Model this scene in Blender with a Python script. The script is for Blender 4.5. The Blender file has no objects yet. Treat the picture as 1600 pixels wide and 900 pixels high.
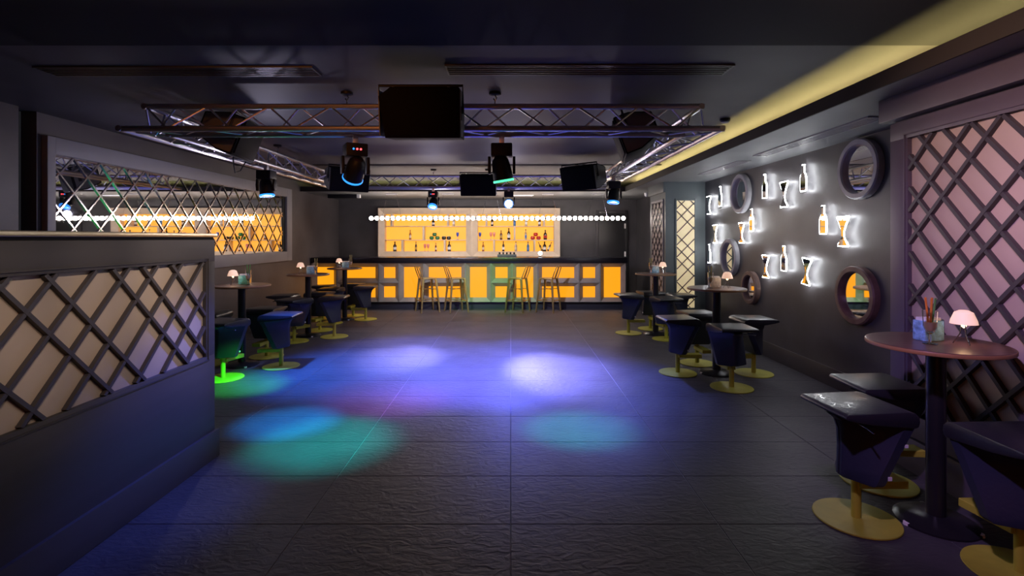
import bpy, bmesh, math, random
from mathutils import Vector, Matrix, Euler
random.seed(7)
sc = bpy.context.scene
C = sc.collection
PI = math.pi
# ------------------------------------------------------------------ camera
F = 800.0                         # focal length in pixels of the 1600x900 frame
cam_d = bpy.data.cameras.new('camera'); cam = bpy.data.objects.new('camera', cam_d); C.objects.link(cam)
cam.location = (0, 0, 1.6); cam.rotation_euler = (PI/2, 0, 0)
cam_d.sensor_width = 36; cam_d.lens = 36*F/1600
cam_d.shift_x = 2/1600; cam_d.shift_y = -78/1600
cam_d.clip_start = 0.05; cam_d.clip_end = 100
sc.camera = cam
# ------------------------------------------------------------------ world, exposure
w = bpy.data.worlds.new('world'); sc.world = w; w.use_nodes = True
w.node_tree.nodes['Background'].inputs[0].default_value = (0.5, 0.5, 0.6, 1)
w.node_tree.nodes['Background'].inputs[1].default_value = 0.02
vs = sc.view_settings
vs.view_transform = 'Standard'; vs.look = 'None'; vs.gamma = 1; vs.use_curve_mapping = False
vs.exposure = 0.0
sc.cycles.sample_clamp_indirect = 3.0
sc.cycles.use_denoising = True

def lamp(kind, name, loc, power, color, aim=None, size=0.1, angle=60, blend=0.6, parent=None):
    d = bpy.data.lights.new(name, kind); d.energy = power; d.color = color
    if kind == 'SPOT':
        d.spot_size = math.radians(angle); d.spot_blend = blend; d.shadow_soft_size = size
    elif kind == 'POINT':
        d.shadow_soft_size = size
    o = bpy.data.objects.new(name, d); C.objects.link(o); o.location = loc
    if aim is not None:
        o.rotation_euler = (Vector(aim)-Vector(loc)).to_track_quat('-Z', 'Y').to_euler()
    if parent is not None:
        M = o.matrix_basis.copy(); o.parent = parent; o.matrix_parent_inverse = parent.matrix_basis.inverted()
    return o

# added out-of-view fill spots at the ceiling (fixtures are built further down)
FILL_SPOTS = [  # x, y, power, colour, aim, angle
    (-0.60, 2.45, 190, (1.0, 0.76, 0.54), (-2.17, 3.45, 1.32), 30),
    (-0.60, 2.0, 110, (1.0, 0.76, 0.54), (-2.17, 2.95, 1.32), 28),
    (-0.60, 1.5, 100, (1.0, 0.76, 0.54), (-2.17, 2.45, 1.32), 28),
    (-0.60, 1.0, 90, (1.0, 0.76, 0.54), (-2.17, 1.95, 1.32), 28),
    (0.9, 2.2, 185, (1.0, 0.62, 0.46), (2.75, 2.8, 2.2), 56),
    (0.7, 1.5, 260, (0.70, 0.42, 1.0), (2.75, 3.0, 1.0), 62),
    (-1.8, -1.0, 190, (1.0, 0.55, 0.25), (-1.8, -2.0, 1.9), 110),
    (0.4, -1.0, 110, (1.0, 0.55, 0.25), (0.4, -2.0, 1.9), 110),
    (-1.3, 0.4, 240, (1.0, 0.32, 0.07), (-1.5, 4.1, 2.35), 44),
]
# ------------------------------------------------------------------ materials
MATS = {}
def mat(name, col, rough=0.5, metal=0.0, emit=None, es=0.0, noise=None, bump=None, coat=0.0, trans=0.0, spec=0.5, ior=1.45, alpha=1.0):
    """noise=(scale, amount[, stretch]) varies the colour; bump=(scale, strength)"""
    if name in MATS: return MATS[name]
    m = bpy.data.materials.new(name); m.use_nodes = True; MATS[name] = m
    nt = m.node_tree; b = nt.nodes['Principled BSDF']
    b.inputs['Base Color'].default_value = (*col, 1); b.inputs['Roughness'].default_value = rough
    b.inputs['Metallic'].default_value = metal; b.inputs['Coat Weight'].default_value = coat
    b.inputs['Transmission Weight'].default_value = trans; b.inputs['IOR'].default_value = ior
    b.inputs['Specular IOR Level'].default_value = spec; b.inputs['Alpha'].default_value = alpha
    if emit:
        b.inputs['Emission Color'].default_value = (*emit, 1); b.inputs['Emission Strength'].default_value = es
    geo = nt.nodes.new('ShaderNodeNewGeometry') if (noise or bump) else None
    if noise:
        mp = nt.nodes.new('ShaderNodeMapping'); nt.links.new(geo.outputs['Position'], mp.inputs[0])
        if len(noise) > 2: mp.inputs['Scale'].default_value = noise[2]
        n = nt.nodes.new('ShaderNodeTexNoise'); n.inputs['Scale'].default_value = noise[0]; n.inputs['Detail'].default_value = 5
        nt.links.new(mp.outputs[0], n.inputs['Vector'])
        r = nt.nodes.new('ShaderNodeValToRGB'); a = noise[1]
        r.color_ramp.elements[0].position = 0.3; r.color_ramp.elements[1].position = 0.7
        r.color_ramp.elements[0].color = (*[c*(1-a) for c in col], 1); r.color_ramp.elements[1].color = (*[min(1, c*(1+a)) for c in col], 1)
        nt.links.new(n.outputs['Fac'], r.inputs[0]); nt.links.new(r.outputs[0], b.inputs['Base Color'])
    if bump:
        n2 = nt.nodes.new('ShaderNodeTexNoise'); n2.inputs['Scale'].default_value = bump[0]; n2.inputs['Detail'].default_value = 6
        nt.links.new(geo.outputs['Position'], n2.inputs['Vector'])
        bp = nt.nodes.new('ShaderNodeBump'); bp.inputs['Strength'].default_value = bump[1]; bp.inputs['Distance'].default_value = 0.02
        nt.links.new(n2.outputs['Fac'], bp.inputs['Height']); nt.links.new(bp.outputs[0], b.inputs['Normal'])
    return m

def stone_mat():
    m = bpy.data.materials.new('slate'); m.use_nodes = True; nt = m.node_tree; b = nt.nodes['Principled BSDF']
    geo = nt.nodes.new('ShaderNodeNewGeometry')
    mp = nt.nodes.new('ShaderNodeMapping'); mp.inputs['Scale'].default_value = (1, 1.9, 1); mp.inputs['Rotation'].default_value = (0, 0, 0.35)
    nt.links.new(geo.outputs['Position'], mp.inputs[0])
    n = nt.nodes.new('ShaderNodeTexNoise'); n.inputs['Scale'].default_value = 2.2; n.inputs['Detail'].default_value = 8
    nt.links.new(geo.outputs['Position'], n.inputs['Vector'])
    r = nt.nodes.new('ShaderNodeValToRGB'); r.color_ramp.elements[0].position = 0.3; r.color_ramp.elements[1].position = 0.75
    r.color_ramp.elements[0].color = (0.046, 0.045, 0.054, 1); r.color_ramp.elements[1].color = (0.078, 0.075, 0.086, 1)
    nt.links.new(n.outputs['Fac'], r.inputs[0]); nt.links.new(r.outputs[0], b.inputs['Base Color'])
    b.inputs['Roughness'].default_value = 0.5; b.inputs['Specular IOR Level'].default_value = 0.22
    n2 = nt.nodes.new('ShaderNodeTexNoise'); n2.inputs['Scale'].default_value = 11; n2.inputs['Detail'].default_value = 4; n2.inputs['Distortion'].default_value = 1.2
    nt.links.new(mp.outputs[0], n2.inputs['Vector'])
    bp = nt.nodes.new('ShaderNodeBump'); bp.inputs['Strength'].default_value = 0.30; bp.inputs['Distance'].default_value = 0.025
    nt.links.new(n2.outputs['Fac'], bp.inputs['Height']); nt.links.new(bp.outputs[0], b.inputs['Normal'])
    return m
M_slate = stone_mat()
M_grout = mat('grout', (0.30, 0.30, 0.33), 0.8)
M_wall = mat('charcoal_plaster', (0.060, 0.058, 0.064), 0.42, noise=(1.6, 0.30), bump=(9, 0.05))
M_wallL = mat('grey_brown_plaster', (0.085, 0.075, 0.078), 0.5, noise=(1.3, 0.25), bump=(9, 0.05))
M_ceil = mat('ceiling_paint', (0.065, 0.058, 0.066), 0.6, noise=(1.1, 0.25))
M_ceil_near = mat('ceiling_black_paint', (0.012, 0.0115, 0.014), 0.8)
M_soffit = mat('soffit_paint', (0.16, 0.165, 0.17), 0.55, noise=(1.5, 0.15))
M_lip = mat('cove_lip_paint', (0.018, 0.014, 0.012), 0.7)
M_greywood = mat('grey_lacquer', (0.056, 0.054, 0.062), 0.55, spec=0.2, noise=(3, 0.10, (1, 0.3, 3)))
M_pillar = mat('slate_green_lacquer', (0.095, 0.115, 0.12), 0.45, noise=(3, 0.1))
M_purplewood = mat('plum_grey_lacquer', (0.085, 0.070, 0.100), 0.42, noise=(3, 0.10))
M_skirt = mat('skirting_lacquer', (0.045, 0.042, 0.046), 0.4)
M_bar_lat = mat('lattice_lacquer', (0.042, 0.038, 0.048), 0.42)
M_beige = mat('beige_panel', (0.40, 0.335, 0.30), 0.5, noise=(1.2, 0.15))
M_pale = mat('pale_glow_panel', (0.72, 0.62, 0.42), 0.5, emit=(1.0, 0.78, 0.42), es=0.38)  # weak emission added to brighten the cream panel
M_brass = mat('brass', (0.42, 0.35, 0.22), 0.28, 1.0)
M_mirror = mat('mirror_glass', (0.86, 0.86, 0.88), 0.015, 1.0)
M_mirror2 = mat('mirror_strip', (0.80, 0.74, 0.70), 0.12, 1.0)
M_frameL = mat('pale_grey_frame', (0.26, 0.25, 0.26), 0.5, noise=(2, 0.08))
M_void = mat('black_recess', (0.008, 0.008, 0.009), 0.8)
M_alu = mat('aluminium', (0.66, 0.65, 0.68), 0.36, 1.0)
M_black = mat('black_plastic', (0.010, 0.010, 0.013), 0.5, spec=0.25)
M_blacks = mat('black_speaker_paint', (0.003, 0.003, 0.005), 0.7, spec=0.08)
M_spgrey = mat('grey_speaker_plate', (0.06, 0.06, 0.064), 0.5)
M_leather = mat('black_leather', (0.016, 0.017, 0.024), 0.36, coat=0.1, bump=(60, 0.06))
M_leatherb = mat('navy_leather', (0.022, 0.028, 0.055), 0.38, coat=0.1, bump=(60, 0.06))
M_ochre = mat('olive_gold_metal', (0.42, 0.41, 0.045), 0.5, 0.0, noise=(6, 0.15))
M_blackm = mat('black_metal', (0.020, 0.020, 0.025), 0.28, 0.3)
M_walnut = mat('walnut_top', (0.105, 0.055, 0.04), 0.32, noise=(8, 0.25, (1, 7, 1)))
M_wedge = mat('walnut_edge', (0.30, 0.16, 0.07), 0.4)
M_chrome = mat('chrome', (0.75, 0.75, 0.76), 0.12, 1.0)
M_glass = mat('clear_glass', (1, 1, 1), 0.03, trans=1.0)
M_bluegl = mat('blue_white_print', (0.20, 0.42, 0.72), 0.3, noise=(45, 0.45))
M_teal = mat('teal_print', (0.12, 0.48, 0.50), 0.3, noise=(40, 0.35))
M_paper = mat('napkin_paper', (0.75, 0.75, 0.75), 0.8)
M_shade = mat('lit_lamp_shade', (0.9, 0.75, 0.6), 0.6, emit=(1.0, 0.60, 0.42), es=0.7)
M_flame = mat('lamp_bulb', (1, 0.8, 0.5), 0.5, emit=(1.0, 0.70, 0.35), es=5)
M_straw = mat('orange_straw', (0.75, 0.25, 0.04), 0.5)
M_straw2 = mat('olive_straw', (0.40, 0.36, 0.12), 0.5)
M_straw3 = mat('green_straw', (0.10, 0.30, 0.08), 0.5)
M_foam = mat('cream_filling', (0.75, 0.62, 0.40), 0.6)
M_amber = mat('amber_backlit_panel', (0.10, 0.035, 0.003), 0.5, emit=(1.0, 0.36, 0.008), es=1.1)
M_amber2 = mat('amber_backlit_shelf', (0.25, 0.09, 0.02), 0.5, emit=(1.0, 0.42, 0.04), es=1.15)
M_ledge = mat('bar_frame_metal', (0.27, 0.27, 0.25), 0.45, 0.1, noise=(4, 0.12))
M_bartop = mat('bar_top_black', (0.012, 0.011, 0.016), 0.25)
M_kick = mat('bar_kick', (0.02, 0.022, 0.035), 0.5)
M_cream = mat('cream_shelf_wood', (0.66, 0.53, 0.40), 0.45, noise=(5, 0.08))
M_gold = mat('gold_stool_metal', (0.50, 0.37, 0.15), 0.32, 0.85)
M_bulb = mat('pendant_bulb', (1, 1, 1), 0.3, emit=(1.0, 0.86, 0.76), es=50)
M_neon = mat('white_led_outline', (1, 1, 1), 0.3, emit=(0.95, 0.97, 1.0), es=52)
M_cove = mat('cove_led', (1, 0.9, 0.3), 0.4, emit=(1.0, 0.80, 0.30), es=52)
M_ring = mat('dark_mirror_frame', (0.40, 0.39, 0.41), 0.4, noise=(6, 0.2))
M_ringw = mat('brown_mirror_frame', (0.16, 0.10, 0.085), 0.4, noise=(10, 0.3))
M_lensb = mat('blue_lens', (0.1, 0.3, 1), 0.2, emit=(0.02, 0.30, 1.0), es=1.6)
M_lensw = mat('white_violet_lens', (0.8, 0.8, 1), 0.2, emit=(0.62, 0.62, 1.0), es=30)
M_lensg = mat('green_cyan_lens', (0.1, 0.9, 0.8), 0.2, emit=(0.10, 0.9, 0.45), es=1.5)
M_led = mat('red_display', (1, 0, 0), 0.4, emit=(1.0, 0.05, 0.06), es=6)
M_white = mat('white_plastic', (0.75, 0.75, 0.75), 0.4)
M_vent = mat('vent_metal', (0.07, 0.07, 0.075), 0.4, 0.4)
M_door = mat('door_paint', (0.022, 0.022, 0.024), 0.4)
M_tag = mat('woven_tag', (0.7, 0.7, 0.72), 0.6)

# ------------------------------------------------------------------ mesh helpers
class MB:
    def __init__(s): s.v = []; s.f = []
    def add(s, vs, fs):
        n = len(s.v); s.v += [tuple(p) for p in vs]; s.f += [tuple(i+n for i in f) for f in fs]; return s
    def box(s, x0, x1, y0, y1, z0, z1):
        return s.add([(x0,y0,z0),(x1,y0,z0),(x1,y1,z0),(x0,y1,z0),(x0,y0,z1),(x1,y0,z1),(x1,y1,z1),(x0,y1,z1)],
                     [(0,3,2,1),(4,5,6,7),(0,1,5,4),(1,2,6,5),(2,3,7,6),(3,0,4,7)])
    def tube(s, p0, p1, r, n=8, r1=None):
        p0 = Vector(p0); p1 = Vector(p1); r1 = r if r1 is None else r1
        d = (p1-p0).normalized(); a = d.orthogonal().normalized(); b = d.cross(a)
        vs = []
        for p, rr in ((p0, r), (p1, r1)):
            for i in range(n):
                t = 2*PI*i/n; vs.append(p + (a*math.cos(t)+b*math.sin(t))*rr)
        fs = [(i, (i+1) % n, n+(i+1) % n, n+i) for i in range(n)] + [tuple(range(n-1, -1, -1)), tuple(range(n, 2*n))]
        return s.add(vs, fs)
    def path(s, pts, r, n=6, closed=False):
        pts = [Vector(p) for p in pts]; m = len(pts); vs = []; up = None
        for i, p in enumerate(pts):
            a0 = pts[i-1] if (i > 0 or closed) else p; a1 = pts[(i+1) % m] if (i < m-1 or closed) else p
            d = (a1-a0).normalized()
            if up is None: up = d.orthogonal().normalized()
            up = (up - d*up.dot(d)).normalized(); b = d.cross(up)
            for k in range(n):
                t = 2*PI*k/n; vs.append(p + (up*math.cos(t)+b*math.sin(t))*r)
        fs = []
        for i in range(m if closed else m-1):
            j = (i+1) % m
            for k in range(n): fs.append((i*n+k, i*n+(k+1) % n, j*n+(k+1) % n, j*n+k))
        if not closed: fs += [tuple(range(n-1, -1, -1)), tuple((m-1)*n+k for k in range(n))]
        return s.add(vs, fs)
    def lathe(s, prof, n=24, c=(0, 0, 0), cap=True):
        vs = []; fs = []; m = len(prof)
        for r, z in prof:
            for i in range(n):
                t = 2*PI*i/n; vs.append((c[0]+r*math.cos(t), c[1]+r*math.sin(t), c[2]+z))
        for j in range(m-1):
            for i in range(n): fs.append((j*n+i, j*n+(i+1) % n, (j+1)*n+(i+1) % n, (j+1)*n+i))
        if cap and prof[0][0] > 1e-4: fs.append(tuple(range(n-1, -1, -1)))
        if cap and prof[-1][0] > 1e-4: fs.append(tuple((m-1)*n+i for i in range(n)))
        return s.add(vs, fs)
    def prism(s, poly, f, t0, t1):
        """poly 2D, f(a,b,t)->3D"""
        n = len(poly)
        vs = [f(a, b, t0) for a, b in poly] + [f(a, b, t1) for a, b in poly]
        fs = [tuple(range(n-1, -1, -1)), tuple(range(n, 2*n))] + [(i, (i+1) % n, n+(i+1) % n, n+i) for i in range(n)]
        return s.add(vs, fs)
    def mesh(s, name, bevel=0, seg=2, smooth=True, merge=True, ang=35):
        bm = bmesh.new()
        vv = [bm.verts.new(p) for p in s.v]
        for f in s.f:
            try: bm.faces.new([vv[i] for i in f])
            except ValueError: pass
        if merge: bmesh.ops.remove_doubles(bm, verts=bm.verts, dist=1e-5)
        bmesh.ops.recalc_face_normals(bm, faces=bm.faces)
        if bevel:
            es = [e for e in bm.edges if len(e.link_faces) == 2 and e.calc_face_angle(0) > 0.5]
            bmesh.ops.bevel(bm, geom=es, offset=bevel, segments=seg, affect='EDGES', profile=0.6, clamp_overlap=True)
        me = bpy.data.meshes.new(name); bm.to_mesh(me); bm.free()
        if smooth:
            me.polygons.foreach_set('use_smooth', [True]*len(me.polygons)); me.set_sharp_from_angle(angle=math.radians(ang))
        return me

def put(name, me, m, parent=None, loc=None, rot=None):
    if isinstance(me, MB): me = me.mesh(name)
    if m is not None and not me.materials: me.materials.append(m)
    o = bpy.data.objects.new(name, me); C.objects.link(o)
    if parent: o.parent = parent
    if loc: o.location = loc
    if rot: o.rotation_euler = rot
    return o
def tag(o, label, cat, group=None):
    o['label'] = label; o['category'] = cat
    if group: o['group'] = group
    return o
def struct(name, me, m, parent=None):
    o = put(name, me, m, parent)
    if not parent: o['kind'] = 'structure'
    return o
def thing(name, label=None, cat=None, loc=(0, 0, 0), rz=0, group=None, kind=None):
    o = bpy.data.objects.new(name, None); C.objects.link(o); o.empty_display_size = 0.1
    o.location = loc; o.rotation_euler = (0, 0, rz)
    if label: tag(o, label, cat, group)
    if kind: o['kind'] = kind
    return o
def copy_tree(o, parent=None):
    c = o.copy(); C.objects.link(c)
    if parent: c.parent = parent
    for ch in list(o.children): copy_tree(ch, c)
    return c
def bx(*a, **k): return MB().box(*a).mesh('box', **k)
def px(u, Y): return (u-798)*Y/F            # photo column -> x at a distance
def pz(v, Y): return 1.6+(372-v)*Y/F

# ------------------------------------------------------------------ room sizes
XL, XR, YB, YF, ZC, ZS = -4.5, 3.47, 13.4, -2.0, 2.80, 2.60
XBAY = 2.75

# ------------------------------------------------------------------ floor: slate tiles on a grout bed
fl = thing('floor', kind='structure')
put('grout_bed', bx(XL-0.1, 3.6, YF, YB+0.1, -0.06, -0.004), M_grout, fl)
TW, TD = 1.162, 0.578
tile = bx(-TW/2+0.0025, TW/2-0.0025, -TD/2+0.002, TD/2-0.002, -0.03, 0.0, bevel=0.0015, seg=1)
y = 2.865 - TD*2
while y < YB:
    for i in range(-4, 3):
        xc = (i+0.5)*TW
        put('tile', tile, M_slate, fl, loc=(xc, y+TD/2, 0))
    y += TD
put('floor_slab', bx(-4*TW, 3*TW, YF, 2.865-2*TD, -0.03, 0.0), M_slate, fl)

# ------------------------------------------------------------------ walls and ceiling
struct('wall_left', bx(XL-0.15, XL, 4.86, YB, 0, ZC), M_wallL)
struct('wall_left_recess', bx(XL-0.45, XL-0.3, YF, 4.86, 0, ZC), M_void)
struct('wall_left_near', bx(XL-0.3, XL+0.02, YF, 4.66, 0, ZC), M_wallL)
struct('wall_back', bx(XL-0.15, 3.6, YB, YB+0.15, 0, ZC), M_wall)
struct('wall_front', bx(XL-0.45, 3.6, YF-0.1, YF, 0, ZC), mat('warm_bounce_plaster', (0.55, 0.20, 0.06), 0.7, noise=(2, 0.15)))  # unseen wall, terracotta put in to bounce warm light onto the truss
struct('wall_right', bx(XR, XR+0.12, 3.6, 9.2, 0, ZC), M_wall)
struct('wall_right_far', bx(3.3, 3.42, 10.1, YB, 0, ZC), M_wall)
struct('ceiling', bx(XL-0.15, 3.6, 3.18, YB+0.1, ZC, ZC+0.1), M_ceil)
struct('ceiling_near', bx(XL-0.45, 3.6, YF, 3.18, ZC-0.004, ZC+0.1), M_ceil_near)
struct('trim_1', bx(XL, 2.46, 8.34, 8.42, ZC-0.012, ZC), M_lip)
sr = thing('ceiling_soffit_right', kind='structure')
put('soffit_board', bx(2.46, 3.6, YF, 10.96, ZS, ZS+0.02), M_soffit, sr)
put('cove_lip', bx(2.445, 2.46, YF, 10.96, ZS-0.003, ZS+0.10), M_lip, sr)
sb = thing('ceiling_soffit_back', kind='structure')
put('soffit_board', bx(XL, 3.6, 10.96, YB, ZS, ZS+0.02), M_soffit, sb)
put('cove_lip', bx(XL, 2.46, 10.945, 10.96, ZS-0.003, ZS+0.10), M_lip, sb)
struct('wall_cove_right', bx(2.95, 3.0, YF, 10.96, ZS+0.02, ZC), M_soffit)
struct('baseboard_right', bx(XR-0.025, XR, 3.71, 9.13, 0, 0.2, bevel=0.004), M_skirt)
struct('baseboard_left', bx(XL, XL+0.02, 4.86, 11.5, 0, 0.15, bevel=0.004), M_skirt)
tag(put('cove_light_strip', bx(2.64, 2.665, YF+0.1, 10.9, ZS+0.02, ZS+0.035), M_cove), 'yellow light strip hidden in the long cove beside the neon wall', 'light strip')
tag(put('cove_light_strip', bx(-4.3, 2.4, 11.20, 11.225, ZS+0.02, ZS+0.035), mat('cove_led_back', (1, 0.9, 0.3), 0.4, emit=(0.9, 0.85, 0.30), es=16)), 'yellow light strip hidden in the cove over the bar', 'light strip')

# lattice bars: straight bars clipped to a rectangle in a plane
def clip_line(m, c, a0, a1, b0, b1):
    """b = m*a + c clipped to the rectangle; returns end points"""
    pts = []
    for a in (a0, a1):
        b = m*a+c
        if b0-1e-9 <= b <= b1+1e-9: pts.append((a, b))
    for b in (b0, b1):
        a = (b-c)/m
        if a0 < a < a1: pts.append((a, b))
    if len(pts) < 2: return None
    pts = sorted(set((round(p[0], 5), round(p[1], 5)) for p in pts))
    if math.dist(pts[0], pts[-1]) < 0.03: return None
    return pts[0], pts[-1]
def lattice(parent, lines, rect, f, width, depth, m, name='lattice_bar'):
    """f(a,b,t) -> 3D, t from 0 (back) to depth (front)"""
    for i, (sl, c) in enumerate(lines):
        seg = clip_line(sl, c, *rect)
        if not seg: continue
        (a0, b0), (a1, b1) = seg
        d = Vector((a1-a0, b1-b0)).normalized(); n = Vector((-d.y, d.x))*width/2
        poly = [(a0-n.x, b0-n.y), (a1-n.x, b1-n.y), (a1+n.x, b1+n.y), (a0+n.x, b0+n.y)]
        ca = lambda p: (min(max(p[0], rect[0]), rect[1]), min(max(p[1], rect[2]), rect[3]))
        poly = [ca(p) for p in poly]
        dd = depth - (0.002 if sl > 0 else 0)
        put(name, MB().prism(poly, f, 0, dd).mesh(name, smooth=False), m, parent)

# ---- right near bay (lattice wall)
bay = thing('wall_right_bay', kind='structure')
BY1 = 3.71; BPY0, BPY1, BPZ0, BPZ1 = 0.3, 3.548, 0.39, 2.295
put('bay_body', bx(XBAY+0.035, XR+0.1, YF, BY1, 0, ZS), M_purplewood, bay)
put('frame_rail', bx(XBAY, XBAY+0.035, YF, BY1, BPZ1, 2.42, bevel=0.003), M_purplewood, bay)
put('frame_rail', bx(XBAY, XBAY+0.035, YF, BY1, 0.235, BPZ0, bevel=0.003), M_purplewood, bay)
put('frame_stile', bx(XBAY, XBAY+0.035, BPY1, BY1, BPZ0, BPZ1, bevel=0.003), M_purplewood, bay)
put('frame_stile', bx(XBAY, XBAY+0.035, YF, BPY0, BPZ0, BPZ1, bevel=0.003), M_purplewood, bay)
put('moulding', bx(XBAY-0.006, XBAY+0.01, BPY0-0.03, BPY1+0.03, BPZ1+0.022, BPZ1+0.030), M_purplewood, bay)
put('moulding', bx(XBAY-0.006, XBAY+0.01, BPY1+0.022, BPY1+0.030, BPZ0-0.03, BPZ1+0.03), M_purplewood, bay)
put('cornice', bx(2.69, XR, YF, 3.745, 2.435, ZS, bevel=0.004), M_purplewood, bay)
put('plinth', bx(XBAY-0.012, XBAY+0.035, YF, BY1+0.01, 0, 0.225, bevel=0.003), M_purplewood, bay)
put('panel', bx(XBAY+0.030, XBAY+0.036, BPY0, BPY1, BPZ0, BPZ1), M_beige, bay)
ln = []
for z in [2.001+0.2235*k for k in range(-9, 12)]: ln.append((1.13, z-1.13*3.2))
for z in [2.455, 2.165, 1.948, 1.522, 1.305, 0.915, 0.67, 0.33, 0.11, -0.28, -0.5, -0.9, -1.12]: ln.append((-1.08, z+1.08*3.2))
lattice(bay, ln, (BPY0, BPY1, BPZ0, BPZ1), lambda a, b, t: (XBAY+0.030-t, a, b), 0.030, 0.030, M_bar_lat)

# ---- far right pillar with pale lattice panels
pil = thing('wall_right_pillar', kind='structure')
PX0, PY0, PY1 = 2.76, 9.13, 10.12
put('pillar_body', bx(PX0, XR+0.1, PY0, PY1, 0, ZS), M_pillar, pil)
put('cornice', bx(PX0-0.04, PX0+0.02, PY0-0.005, PY1+0.03, 2.42, ZS, bevel=0.004), M_pillar, pil)
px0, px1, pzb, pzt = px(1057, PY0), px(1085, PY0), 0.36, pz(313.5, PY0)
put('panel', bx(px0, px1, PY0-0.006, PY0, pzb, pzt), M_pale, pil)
for (a0, a1, b0, b1) in ((px0-0.03, px0, pzb-0.03, pzt+0.03), (px1, px1+0.03, pzb-0.03, pzt+0.03), (px0, px1, pzt, pzt+0.03), (px0, px1, pzb-0.03, pzb)):
    put('moulding', bx(a0, a1, PY0-0.018, PY0, b0, b1, bevel=0.003), M_pillar, pil)
ln = [(1.0, pzb-0.6-px0+0.215*k) for k in range(0, 16)] + [(-1.0, pzt+0.25+px0-c) for c in (0, 0.22, 0.44, 0.86, 1.08, 1.28, 1.70, 1.92, 2.3, 2.5)]
ln = [(-s, (c if s > 0 else c)) for s, c in ln] if False else ln
lattice(pil, ln, (px0, px1, pzb, pzt), lambda a, b, t: (a, PY0-0.006-t, b), 0.020, 0.014, M_bar_lat)
sy0, sy1 = PY0+0.14, PY1-0.16
put('panel', bx(PX0-0.006, PX0, sy0, sy1, pzb, pzt), M_beige, pil)
for (a0, a1, b0, b1) in ((sy0-0.04, sy0, pzb-0.04, pzt+0.04), (sy1, sy1+0.04, pzb-0.04, pzt+0.04), (sy0, sy1, pzt, pzt+0.04), (sy0, sy1, pzb-0.04, pzb)):
    put('moulding', bx(PX0-0.018, PX0, a0, a1, b0, b1, bevel=0.003), M_frameL, pil)
ln = [(1.0, pzb-1.0-sy0+0.22*k) for k in range(0, 20)] + [(-1.0, pzt+0.8+sy0-0.22*k) for k in range(0, 20)]
lattice(pil, ln, (sy0, sy1, pzb, pzt), lambda a, b, t: (PX0-0.006-t, a, b), 0.022, 0.014, M_bar_lat)

# ---- left partition with lattice panel and brass cap
XP = -2.17
par = tag(thing('lattice_partition'), 'grey low partition wall with beige lattice panel and brass cap', 'partition')
QY0, QY1, QZ0, QZ1, QE = 0.2, 3.65, 0.752, 1.432, 3.755
put('body', bx(XP-0.45, XP-0.03, YF+0.3, QE, 0, 1.588), M_greywood, par)
put('lower_panel', bx(XP-0.03, XP, YF+0.3, QE, 0, QZ0, bevel=0.003), M_greywood, par)
put('top_rail', bx(XP-0.03, XP, YF+0.3, QE, QZ1, 1.588, bevel=0.003), M_greywood, par)
put('stile', bx(XP-0.03, XP, QY1, QE, QZ0, QZ1, bevel=0.003), M_greywood, par)
put('stile', bx(XP-0.03, XP, YF+0.3, QY0, QZ0, QZ1, bevel=0.003), M_greywood, par)
put('moulding', bx(XP-0.004, XP+0.006, QY0-0.03, QY1+0.025, QZ1+0.018, QZ1+0.026), M_greywood, par)
put('moulding', bx(XP-0.004, XP+0.006, QY1+0.018, QY1+0.026, QZ0-0.03, QZ1+0.02), M_greywood, par)
put('moulding', bx(XP-0.004, XP+0.006, QY0-0.03, QY1+0.025, QZ0-0.03, QZ0-0.022), M_greywood, par)
put('plinth', bx(XP-0.47, XP+0.022, YF+0.3, QE+0.025, 0, 0.198, bevel=0.004), M_greywood, par)
put('shadow_gap', bx(XP-0.44, XP-0.008, YF+0.3, QE-0.008, 1.588, 1.606), M_void, par)
put('brass_cap', bx(XP-0.48, XP+0.015, YF+0.3, QE+0.01, 1.606, 1.634, bevel=0.004), M_brass, par)
put('panel', bx(XP-0.031, XP-0.026, QY0, QY1, QZ0, QZ1), M_beige, par)
ln = [(1.05, 0.285+0.2455*k-1.05*3) for k in range(-2, 16)] + [(-1.04, z+1.04*3) for z in (1.731, 1.462, 1.224, 0.80, 0.539, 0.114, -0.14, -0.56, -0.8, -1.2, -1.45, -1.9, -2.1)]
lattice(par, ln, (QY0, QY1, QZ0, QZ1), lambda a, b, t: (XP-0.026+t, a, b), 0.026, 0.026, M_bar_lat)

# ---- mirror with diamond lattice on the left wall
XM = XL
mir = tag(thing('lattice_mirror', loc=(XM, 7.6, 0)), 'long wall mirror under diamond strips in a pale grey frame', 'mirror')
mir.location = (0, 0, 0)
GY0, GY1, GZ0, GZ1 = 5.0, 10.05, 1.335, 2.42
FY0, FY1, FZ0, FZ1 = 4.91, 10.40, 1.15, 2.585
put('glass', bx(XM, XM+0.012, GY0, GY1, GZ0, GZ1), M_mirror, mir)
for a in ((FY0, GY0, FZ0, FZ1), (GY1+0.12, FY1, FZ0, FZ1), (GY0, GY1+0.12, GZ1, FZ1), (GY0, GY1+0.12, FZ0, GZ0)):
    put('frame', bx(XM, XM+0.06, *a, bevel=0.004), M_frameL, mir)
put('side_reveal', bx(XM, XM+0.02, GY1, GY1+0.12, GZ0, GZ1), M_void, mir)
sl = 0.181/0.17
ln = []
for k in range(-8, 24):
    yk = 5.251+0.34*k
    ln.append((sl, GZ1-sl*yk)); ln.append((-sl, GZ1+sl*yk))
lattice(mir, ln, (GY0, GY1, GZ0, GZ1), lambda a, b, t: (XM+0.010+t, a, b), 0.022, 0.014, M_mirror2, name='mirror_strip')

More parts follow.
